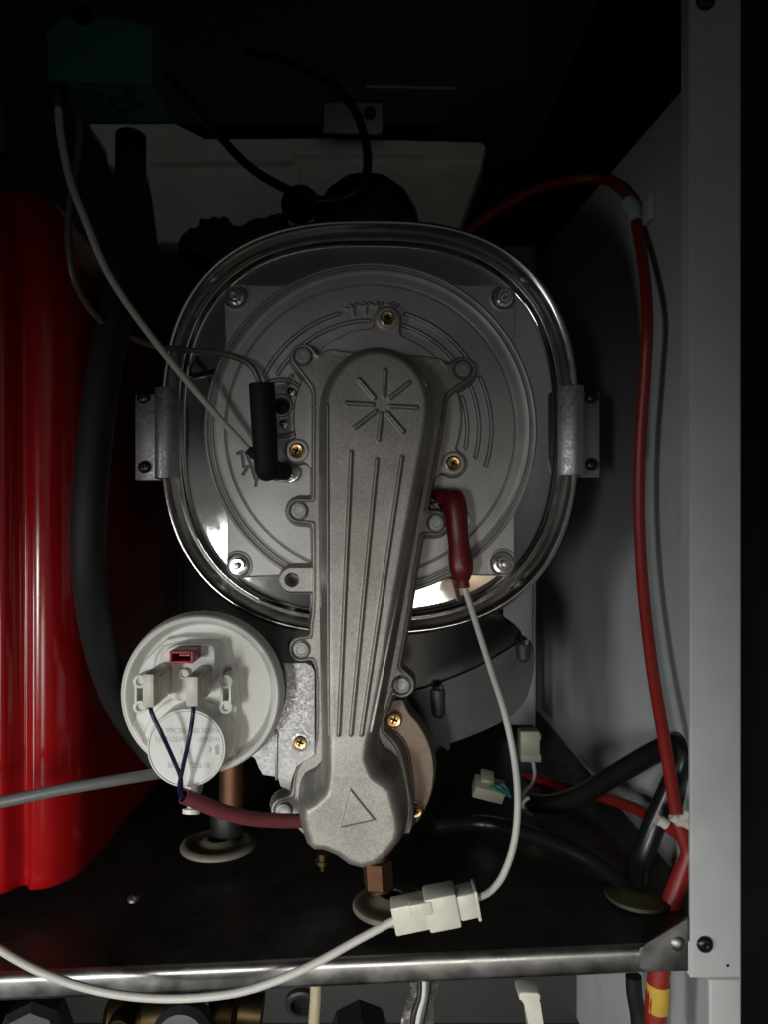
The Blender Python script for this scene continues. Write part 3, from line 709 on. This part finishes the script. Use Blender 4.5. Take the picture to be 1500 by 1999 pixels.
lathe('nozzle', [(L(18, .36), 0), (L(17, .36), .006), (L(10, .36), .009), (L(9, .36), .014), (L(17, .36), .0145), (L(17, .36), .0165), (L(8, .36), .0168), (0, .0155)], W(380, 1518, .362), (-.05, -.25, -1), PLAST, ps, 28)
for k, pts in enumerate(([(292, 1376, .336), (297, 1395, .337), (315, 1432, .336), (338, 1482, .341), (352, 1518, .343), (354, 1548, .345), (366, 1558, .349)], [(377, 1374, .336), (376, 1395, .337), (369, 1440, .335), (357, 1496, .339), (350, 1532, .342), (352, 1552, .346), (365, 1560, .350)])):
    tag(tube('blue_wire', pts, .00100, BLUEW, None, 12, 10),
        ('thin dark blue wire slanting from the left spade cover across the printed cap', 'thin dark blue wire dropping from the right spade cover across the printed cap')[k], 'wire', 'blue wires of the pressure switch')
# maroon sleeve (open end)
sp = catmull([W(*p) for p in ((358, 1554, .345), (385, 1565, .349), (430, 1583, .356), (485, 1597, .365), (545, 1602, .376), (600, 1602, .388))], 10)
bm = bmesh.new(); ri = []
for R in (.0036, .0028):
    rs = []; u = None
    for i, p in enumerate(sp):
        t = (sp[min(i + 1, len(sp) - 1)] - sp[max(i - 1, 0)]).normalized(); u = t.orthogonal().normalized() if u is None else (u - t * u.dot(t)).normalized(); v = t.cross(u)
        rs.append([bm.verts.new(p + (u * math.cos(2 * math.pi * k / 20) + v * math.sin(2 * math.pi * k / 20)) * R) for k in range(20)])
    for i in range(len(rs) - 1):
        for k in range(20): bm.faces.new((rs[i][k], rs[i][(k + 1) % 20], rs[i + 1][(k + 1) % 20], rs[i + 1][k]))
    ri.append(rs)
for k in range(20): bm.faces.new((ri[0][0][k], ri[0][0][(k + 1) % 20], ri[1][0][(k + 1) % 20], ri[1][0][k]))
tag(link('wire_sleeve', new_mesh('wire_sleeve', bm, True, 50), SLEEVE), 'maroon rubber sleeve taking the blue wires to the right under the white switch', 'sleeve')

br = thing('mounting_plate', 'galvanised steel plate between the white pressure switch and the manifold', 'mounting plate', W(560, 1400, .39))
prism('plate', [(440, 1296), (596, 1294), (608, 1300), (614, 1312), (614, 1476), (578, 1494), (568, 1520), (566, 1545), (546, 1536), (542, 1516), (512, 1514), (505, 1500), (498, 1480), (480, 1470), (440, 1440)], .394, .3945, .3957, GALV, br, .0003)
x0, x1 = W(536, 0, .393).x, W(541, 0, .393).x
box('fold', ((x0 + x1) / 2, .3936, (W(0, 1425, .393).z + W(0, 1524, .393).z) / 2), (x1 - x0, .0016, W(0, 1425, .393).z - W(0, 1524, .393).z), GALV, br, None, .0004)
lathe('screw_boss', [(.005, 0), (.005, .001), (.0042, .0012)], W(586, 1448, .395), (0, -1, 0), GALV, br, 28)

# ------------------------------------------------------------------ fan behind the manifold
fan = thing('fan', 'grey cast aluminium fan housing with shiny black top cover behind the manifold', 'fan', W(930, 1350, .5))
bm = bmesh.new()
d = .455
low = smooth_poly([(760, 1352), (812, 1347), (852, 1335), (930, 1304), (1000, 1262), (1028, 1243), (1042, 1256), (1043, 1290), (1040, 1320), (1032, 1352), (1014, 1384), (975, 1410), (910, 1438), (872, 1450), (862, 1464), (800, 1470), (760, 1440)], 2)
add_prism(bm, [((p[0] - CX) / F * d, (CY - p[1]) / F * d) for p in low], .452, .60, .0035, 4)
link('housing', new_mesh('housing', bm, True, 60), FANAL, fan)
for px, py, ln in ((855, 1345, 50), (1022, 1256, 30)):
    lathe('screw_boss', [(L(14, .45), 0), (L(15, .45), .003), (L(13, .45), L(ln, .45)), (L(7, .45), L(ln + 6, .45)), (0, L(ln + 7, .45))], W(px, py, .452), (.04, 0, -1), FANAL, fan, 24)
    lathe('screw', [(L(11, .45), 0), (L(11, .45), .0012), (L(7, .45), .0026), (0, .003)], W(px, py - 2, .450), (0, -.4, 1), CHROME, fan, 20)
bm = bmesh.new()
top = smooth_poly([(740, 1345), (740, 1240), (830, 1205), (930, 1195), (985, 1202), (1015, 1226), (1026, 1248), (1000, 1264), (930, 1303), (852, 1333), (800, 1347)], 2)
add_prism(bm, [((p[0] - CX) / F * .458, (CY - p[1]) / F * .458) for p in top], .456, .59, .016, 8)
link('motor_cover', new_mesh('motor_cover', bm, True, 60), COVERB, fan)

# ------------------------------------------------------------------ pipes through the floor
cp = thing('copper_pipe', 'short copper pipe with black sleeve behind the white pressure switch', 'pipe', Vector((-.0877, .445, ZF)))
px_, pd_ = -.0877, .438
lathe('pipe', [(.0075, 0), (.0075, .11)], Vector((px_ + .001, pd_ + .004, ZF + .006)), (0.0, .03, 1), COPPER, cp, 32)
lathe('collar', [(.0095, 0), (.0101, .002), (.0101, .0125), (.0088, .015)], Vector((px_ - .0005, pd_ + .001, ZF + .0045)), (-.05, 0, 1), RUBBER, cp, 32)
def grommet(c, r, hgt, label):
    o = lathe('grommet', [(r, 0), (r * 1.0, .0010), (r * .97, .0022), (r * .80, .0030), (r * .74, .0022), (r * .66, .0022), (r * .58, hgt * .45), (r * .50, hgt * .5), (r * .36, hgt), (r * .28, hgt), (r * .28, 0.0005)], c, (0, 0, 1), GROM, None, 56, 50)
    tag(o, label, 'grommet', 'floor grommets')
grommet(Vector((-.0922, .431, ZF + .0003)), .0218, .0045, 'beige rubber floor grommet around the copper pipe under the white switch')
gp = thing('gas_pipe', 'brassy copper pipe with hexagonal nut below the foot of the manifold', 'pipe', Vector((.002, .366, ZF)))
lathe('pipe', [(.0057, 0), (.0057, .034)], Vector((.0028, .368, ZF + .002)), (-.12, 0, 1), COPPER, gp, 28)
lathe('nut', [(.0072, 0), (.0076, .0008), (.0076, .012), (.0070, .013)], Vector((.0012, .366, ZF + .0085)), (-.06, 0, 1), COPPER, gp, 6, 20)
grommet(Vector((.0078, .363, ZF + .0003)), .0196, .006, 'beige rubber floor grommet under the cream inline plug')

# ------------------------------------------------------------------ hoses
def onwall(px, off=.006): return (XW - off) * F / (px - CX)
hp = [(860, 500), (930, 440), (1000, 394), (1060, 366), (1130, 350), (1185, 352), (1218, 374), (1236, 405), (1246, 450), (1259, 530), (1265, 630), (1260, 740), (1251, 870), (1249, 1000), (1256, 1140), (1274, 1300), (1299, 1450), (1322, 1590)]
rh = thing('red_hose', 'long thin red hose running down the white side panel', 'hose', W(1255, 900, 0.4290))
tube('hose', [(p[0], p[1], min(.517, onwall(p[0], .0062 + .009 * min(1, max(0, (p[1] - 430) / 200)))) - max(0, p[1] - 1100) / 490 * .006) for p in hp], .0032, REDH, rh, 18, 12)
cl = bmesh.new()
add_tube(cl, [W(1228, 396, onwall(1232)), W(1240, 412, onwall(1239)), W(1245, 436, onwall(1244))], .0047, 20, 6)
add_box(cl, W(1268, 408, onwall(1268, .003)), (.004, .012, .016), None, .001)
tag(link('hose_clip', new_mesh('hose_clip', cl, True, 40), WHITEP), 'white plastic clip holding the red hose near its upper bend', 'clip')
tag(tube('red_hose', [(1030, 1515, 0.5500), (1090, 1530, 0.5170), (1190, 1560, 0.4620), (1245, 1580, 0.4235), (1300, 1610, 0.3905), (1326, 1628, 0.3795), (1340, 1645, 0.3718), (1352, 1668, 0.3674)], .0033, REDH, None, 16, 10),
    'short red hose branching left behind the black hoses near the tray', 'hose')
tn = bmesh.new()
for pts in (((1284, 1600), (1294, 1604), (1302, 1610)), ((1312, 1592), (1326, 1599), (1345, 1588)), ((1322, 1602), (1340, 1606), (1358, 1618)), ((1325, 1685), (1338, 1692), (1352, 1702))):
    add_tube(tn, [W(p[0], p[1], .367) for p in pts], .0026 if len(pts) else 0, 14, 6)
tag(link('hose_tee', new_mesh('hose_tee', tn, True, 40), PLASTC), 'white plastic tee joint where the red hoses meet by the side panel', 'tee joint')
tag(tube('red_drain_hose', [(1326, 1606, 0.3740), (1338, 1640, 0.3696), (1345, 1668, 0.3663), (1334, 1700, 0.3663), (1314, 1760, 0.3652), (1298, 1830, 0.3630), (1288, 1900, 0.3630), (1282, 1960, 0.3630), (1280, 2060, 0.3630)], lambda t: .0038 + .0014 * min(1, max(0, (t - .3) * 5)), REDH, None, 18, 10),
    'thick dark red hose passing down through the tray with a yellow band', 'hose')
yb = lathe('marking_band', [(.0054, 0), (.0056, .0003), (.0056, .0132), (.0054, .0134)], W(1283.5, 1972, .363), W(1287, 1910, 0.3630) - W(1283.5, 1972, .363), YELL, None, 24)
tag(yb, 'yellow marking band wrapped round the red hose below the tray lip', 'band')
tag(tube('black_hose', [(1040, 1568, .470), (1075, 1570, .462), (1130, 1554, .448), (1210, 1508, .425), (1285, 1466, .405), (1325, 1455, .3935), (1335, 1480, .389), (1310, 1540, .389), (1275, 1620, .391), (1250, 1690, .388), (1245, 1740, .377), (1254, 1792, .365)], .0060, GLOSSB, None, 20, 12),
    'thick glossy black hose bent double beside the red hose', 'hose')
tag(tube('black_hose', [(850, 1612, .440), (940, 1606, .445), (1020, 1624, .430), (1100, 1652, .410), (1175, 1690, .393), (1225, 1738, .377), (1253, 1788, .364)], .0048, GLOSSB, None, 18, 12),
    'thin glossy black hose arching low over the tray floor', 'hose')
tag(lathe('rubber_bush', [(.0165, 0), (.016, .0016), (.010, .003), (.008, .004), (.004, .0042)], Vector(((1248 - CX) / F * .372, .372, ZF + .0004)), (0, 0, 1), YRUB, None, 32), 'olive yellow rubber bush where the black hoses enter the tray', 'bush')
tag(tube('foam_covered_pipe', [(255, 266, .40), (254, 330, .398), (248, 450, .385), (232, 580, .370), (206, 710, .358), (186, 850, .350), (174, 1000, .346), (175, 1130, .352), (192, 1250, .372), (222, 1350, .398), (262, 1420, .415), (320, 1490, .42)], .0080, HOSEB, None, 24, 12),
    'thick matte black pipe curving down between the red vessel and the drum', 'pipe')
tag(tube('grey_hose', [(-50, 1575, .338), (20, 1562, .339), (100, 1545, .342), (190, 1529, .348), (270, 1516, .357), (340, 1505, .372)], .0027, GREYT, None, 16, 10),
    'grey hose crossing the foot of the red vessel towards the white switch', 'hose')
tag(tube('black_lead', [(330, 150, .50), (400, 232, .49), (480, 320, .475), (560, 370, .46), (635, 392, .45), (690, 378, .45), (716, 335, .455), (713, 275, .465), (690, 212, .48), (645, 165, .49), (560, 120, .50), (480, 100, .51)], .0028, GLOSSB, None, 16, 12),
    'glossy black lead making a loop in front of the beige moulding', 'cable')

# ------------------------------------------------------------------ small connectors at right
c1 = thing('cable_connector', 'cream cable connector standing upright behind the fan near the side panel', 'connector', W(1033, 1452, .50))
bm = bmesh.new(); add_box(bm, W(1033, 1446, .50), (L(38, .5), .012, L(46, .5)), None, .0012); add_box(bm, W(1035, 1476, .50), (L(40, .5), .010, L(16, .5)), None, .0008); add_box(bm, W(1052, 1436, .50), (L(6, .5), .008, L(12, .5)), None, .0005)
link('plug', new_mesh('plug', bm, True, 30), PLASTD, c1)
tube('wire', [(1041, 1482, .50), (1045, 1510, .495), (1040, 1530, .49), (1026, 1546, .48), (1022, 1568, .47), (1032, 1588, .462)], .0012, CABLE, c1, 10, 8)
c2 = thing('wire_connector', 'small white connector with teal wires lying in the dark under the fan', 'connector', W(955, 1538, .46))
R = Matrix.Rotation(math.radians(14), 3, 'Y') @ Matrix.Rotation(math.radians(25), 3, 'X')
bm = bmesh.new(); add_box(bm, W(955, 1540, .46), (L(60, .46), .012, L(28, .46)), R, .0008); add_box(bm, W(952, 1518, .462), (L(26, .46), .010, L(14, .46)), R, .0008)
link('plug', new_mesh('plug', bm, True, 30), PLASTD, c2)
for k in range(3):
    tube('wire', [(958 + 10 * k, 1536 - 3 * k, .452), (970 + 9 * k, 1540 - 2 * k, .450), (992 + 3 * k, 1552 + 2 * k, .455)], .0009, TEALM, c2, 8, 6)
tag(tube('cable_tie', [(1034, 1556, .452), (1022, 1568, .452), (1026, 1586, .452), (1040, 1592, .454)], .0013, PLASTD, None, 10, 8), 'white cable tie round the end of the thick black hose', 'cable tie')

# ------------------------------------------------------------------ dark fittings at the top
tr = thing('ignition_transformer', 'dark green resin ignition transformer high in the left corner', 'transformer', W(200, 140, .35))
bm = bmesh.new()
add_prism(bm, [((p[0] - CX) / F * .335, (CY - p[1]) / F * .335) for p in [(88, 60), (130, 30), (230, 38), (298, 50), (296, 165), (92, 160)]], .335, .351, .001)
link('block', new_mesh('block', bm, True, 30), GREEN, tr)
bm = bmesh.new()
v = [W(128, 163, .3345), W(297, 165, .3345), W(336, 236, .350), W(142, 236, .350)]
v2 = [p + Vector((0, .003, 0)) for p in v]
a = [bm.verts.new(p) for p in v]; b = [bm.verts.new(p) for p in v2]
bm.faces.new(a); bm.faces.new(b[::-1])
for i in range(4): bm.faces.new((a[i], b[i], b[(i + 1) % 4], a[(i + 1) % 4]))
link('skirt', new_mesh('skirt', bm), GREEN, tr)
lathe('mounting_hole', [(L(20, .335), 0), (L(20, .335), .0006), (L(16, .335), .0008), (0, .0002)], W(163, 30, .3348), (0, -1, 0), HOLE, tr, 24)
bm = bmesh.new()
for (px, py, wd, hh) in ((250, 180, 22, 12), (215, 195, 10, 22), (268, 205, 40, 6), (240, 215, 30, 6), (190, 182, 12, 10)):
    t = (py - 164) / 72; add_box(bm, W(px, py, .3342 + t * .0155 - .0004), (L(wd, .335), .0004, L(hh, .335)))
link('print', new_mesh('print', bm), GREENL, tr)

def bracket(X, Z):
    d = .56; q = d / F * 1000
    o = [(168, 240), (215, 234), (332, 234), (400, 268), (640, 267), (940, 275), (952, 282), (945, 322), (890, 470), (300, 470), (282, 330), (240, 345), (206, 318), (204, 296)]
    sd = poly_sd(X, Z, MM(o, d))
    h = 6 * step(sd + .5, 1.5) - 10 * np.clip(sd / 1.6, 0, 1)
    rec = poly_sd(X, Z, MM([(574, 304), (955, 304), (900, 480), (600, 480), (586, 380)], d)); h += 9 * step(-rec - 6, 9) * 0 - 4.0 * step(rec, 3.0)
    lower = poly_sd(X, Z, MM([(290, 320), (576, 316), (590, 390), (600, 480), (280, 480)], d)); h -= 5.0 * step(lower, 4.0)
    rc = np.hypot(X - M(715, 440, d)[0], Z - M(715, 440, d)[1]); h += 3.0 * ridge(np.abs(rc - 112 * q), 6) + 2.5 * step(rc - 108 * q, 3)
    dg = seg_sd(X, Z, M(280, 246, d), M(400, 300, d)); h += 2.0 * step(dg - 12 * q, 8)
    return h, sd < 2
x0, z0 = M(160, 480, .56); x1, z1 = M(960, 225, .56)
duct = thing('plastic_duct', 'dim beige plastic moulding with a half-round opening above the drum', 'moulding', W(600, 350, .56))
hfield('moulding', (x0, x1, z0, z1), 0.8, bracket, .566, BEIGE, duct)
fl = thing('flue_elbow', 'black round flue elbow emerging behind the top of the drum rim', 'flue', W(715, 400, .5))
lathe('elbow', [(.0, -.036), (.014, -.034), (.026, -.026), (.034, -.013), (.037, 0), (.037, .06)], W(715, 452, .50), (0, .25, -1), RUBBER, fl, 48, 60)
lathe('ring', [(.006, 0), (.011, .001), (.013, .006), (.011, .012), (.008, .013)], W(592, 412, .49), (-.3, -1, .3), RUBBER, fl, 32)
tag(prism('black_fitting', smooth_poly([(345, 500), (346, 458), (378, 440), (398, 438), (408, 420), (422, 418), (432, 434), (462, 442), (500, 440), (522, 422), (552, 408), (566, 440), (560, 500)], 1), .49, .49, .53, RUBBER, None, .006),
    'black moulded fitting with a small nub just left of the drum rim top', 'fitting')
mb = thing('metal_bracket', 'small grey sheet bracket with a black screw above the beige moulding', 'bracket', W(690, 220, .54))
prism('tab', [(632, 200), (742, 200), (747, 206), (747, 256), (740, 262), (630, 258)], .54, .54, .542, STRIP, mb, .0008)
prism('tab', [(640, 140), (745, 138), (746, 194), (660, 192), (640, 172)], .556, .556, .558, BACKM, mb, .0008)
prism('rail', [(715, 168), (890, 172), (894, 177), (715, 174)], .55, .548, .56, STRIP, mb, .0004)
lathe('screw', [(L(12, .54), 0), (L(12, .54), .002), (L(8, .54), .004), (0, .0045)], W(722, 222, .5398), (0, -1, 0), BLACKS, mb, 24)
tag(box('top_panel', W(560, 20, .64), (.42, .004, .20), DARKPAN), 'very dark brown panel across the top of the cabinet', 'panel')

# ------------------------------------------------------------------ what shows below the tray
vb = thing('brass_valve', 'dull brass valve body in the shadow below the tray lip at left', 'valve', W(270, 1990, 0.4180))
d = .407
lathe('body', [(.008, 0), (.014, .004), (.0155, .012), (.013, .020), (.011, .034), (.013, .040), (.013, .05)], W(210, 1985, d), (1, 0, 0.05), BRASSD, vb, 32)
lathe('cap', [(L(27, .355), 0), (L(27, .355), .006), (L(22, .355), .008), (L(6, .355), .0082), (0, .0076)], W(240, 1992, 0.3927), (0, -1, 0), BRASSD, vb, 28)
lathe('union', [(.010, 0), (.012, .002), (.012, .012), (.010, .014)], W(330, 1975, 0.4070), (1, 0, 0), BRASSD, vb, 6, 20)
tag(lathe('isolating_valve', [(.009, 0), (.0155, .002), (.016, .012), (.013, .016), (.004, .017), (0, .0165)], W(365, 2003, 0.3960), (0, -1, .15), GREYP, None, 32), 'dark grey round isolating valve beside the brass valve below the tray', 'valve')
tag(lathe('valve_cap', [(.015, 0), (.018, .004), (.018, .020), (.014, .024), (0, .024)], W(80, 1995, 0.4070), (.15, -1, .2), GREYP, None, 8, 20), 'blocky dark grey valve cap below the tray at the far left', 'valve cap')
tag(lathe('elbow_fitting', [(.010, 0), (.013, .003), (.013, .014), (.010, .017), (.010, .03)], W(410, 1965, 0.4235), (1, 0, -.1), BRASSD, None, 28), 'dark brass fitting right of the round grey valve below the tray', 'fitting')
tag(tube('clear_tube', [(616, 1900, 0.3795), (616, 1940, 0.3784), (614, 1975, 0.3773), (610, 2040, 0.3773)], .0030, TUBEC, None, 18, 8), 'yellowed clear tube hanging below the middle of the tray', 'tube')
sh = thing('sheathed_wires', 'clear plastic sheath over wires hanging below the tray centre', 'cable bundle', W(822, 1960, 0.3630))
bm = bmesh.new(); add_tube(bm, [W(830, 1905, 0.3696), W(826, 1940, 0.3663), W(818, 1980, 0.3641), (W(806, 2060, 0.3630))], lambda t: .0062 + .0008 * math.sin(t * 11) + .0012 * t, 22, 12)
for v in bm.verts: v.co += Vector((random.uniform(-1, 1), random.uniform(-1, 1), 0)) * .0006
link('sheath', new_mesh('sheath', bm, True, 40), CLEAR, sh)
for k, (dx, m) in enumerate(((-10, RUBBER), (0, CABLE), (9, GREYP))):
    tube('wire', [(830 + dx, 1905, .337), (828 + dx * .8, 1945, .334), (818 + dx, 1985, .332), (808 + dx * .7, 2060, .331)], .0014, m, sh, 10, 8)
lv = bmesh.new()
add_prism(lv, [((p[0] - CX) / F * .3685, (CY - p[1]) / F * .3685) for p in [(1014, 1942), (1020, 1938), (1052, 1939), (1057, 1944), (1057, 1954), (1052, 1956), (1076, 2060), (1042, 2060), (1028, 1958), (1016, 1954)]], .3685, .379, .0012, 3)
tag(link('lever', new_mesh('lever', lv, True, 40), PLASTC), 'cream plastic lever with square head hanging below the tray', 'lever')
tag(tube('black_cable', [(1238, 1905, 0.3960), (1240, 1940, 0.3960), (1248, 1990, 0.3960), (1252, 2060, 0.3960)], .0042, RUBBER, None, 18, 8), 'black cable passing straight down beside the yellow banded hose', 'cable')
tag(lathe('dark_valve_block', [(.016, 0), (.020, .004), (.020, .03), (.014, .036), (0, .036)], W(700, 2010, 0.4620), (.1, -1, .1), GREYP, None, 8, 20), 'dark angular valve block deep below the tray centre', 'valve block')
tag(lathe('pipe_ring', [(.0085, 0), (.0095, .001), (.0095, .004), (.0085, .005), (.0065, .005), (.0065, 0)], W(590, 1950, 0.4180), (0, -1, -.3), GREYP, None, 32), 'grey ring end of a pipe left of the yellowed clear tube', 'pipe')
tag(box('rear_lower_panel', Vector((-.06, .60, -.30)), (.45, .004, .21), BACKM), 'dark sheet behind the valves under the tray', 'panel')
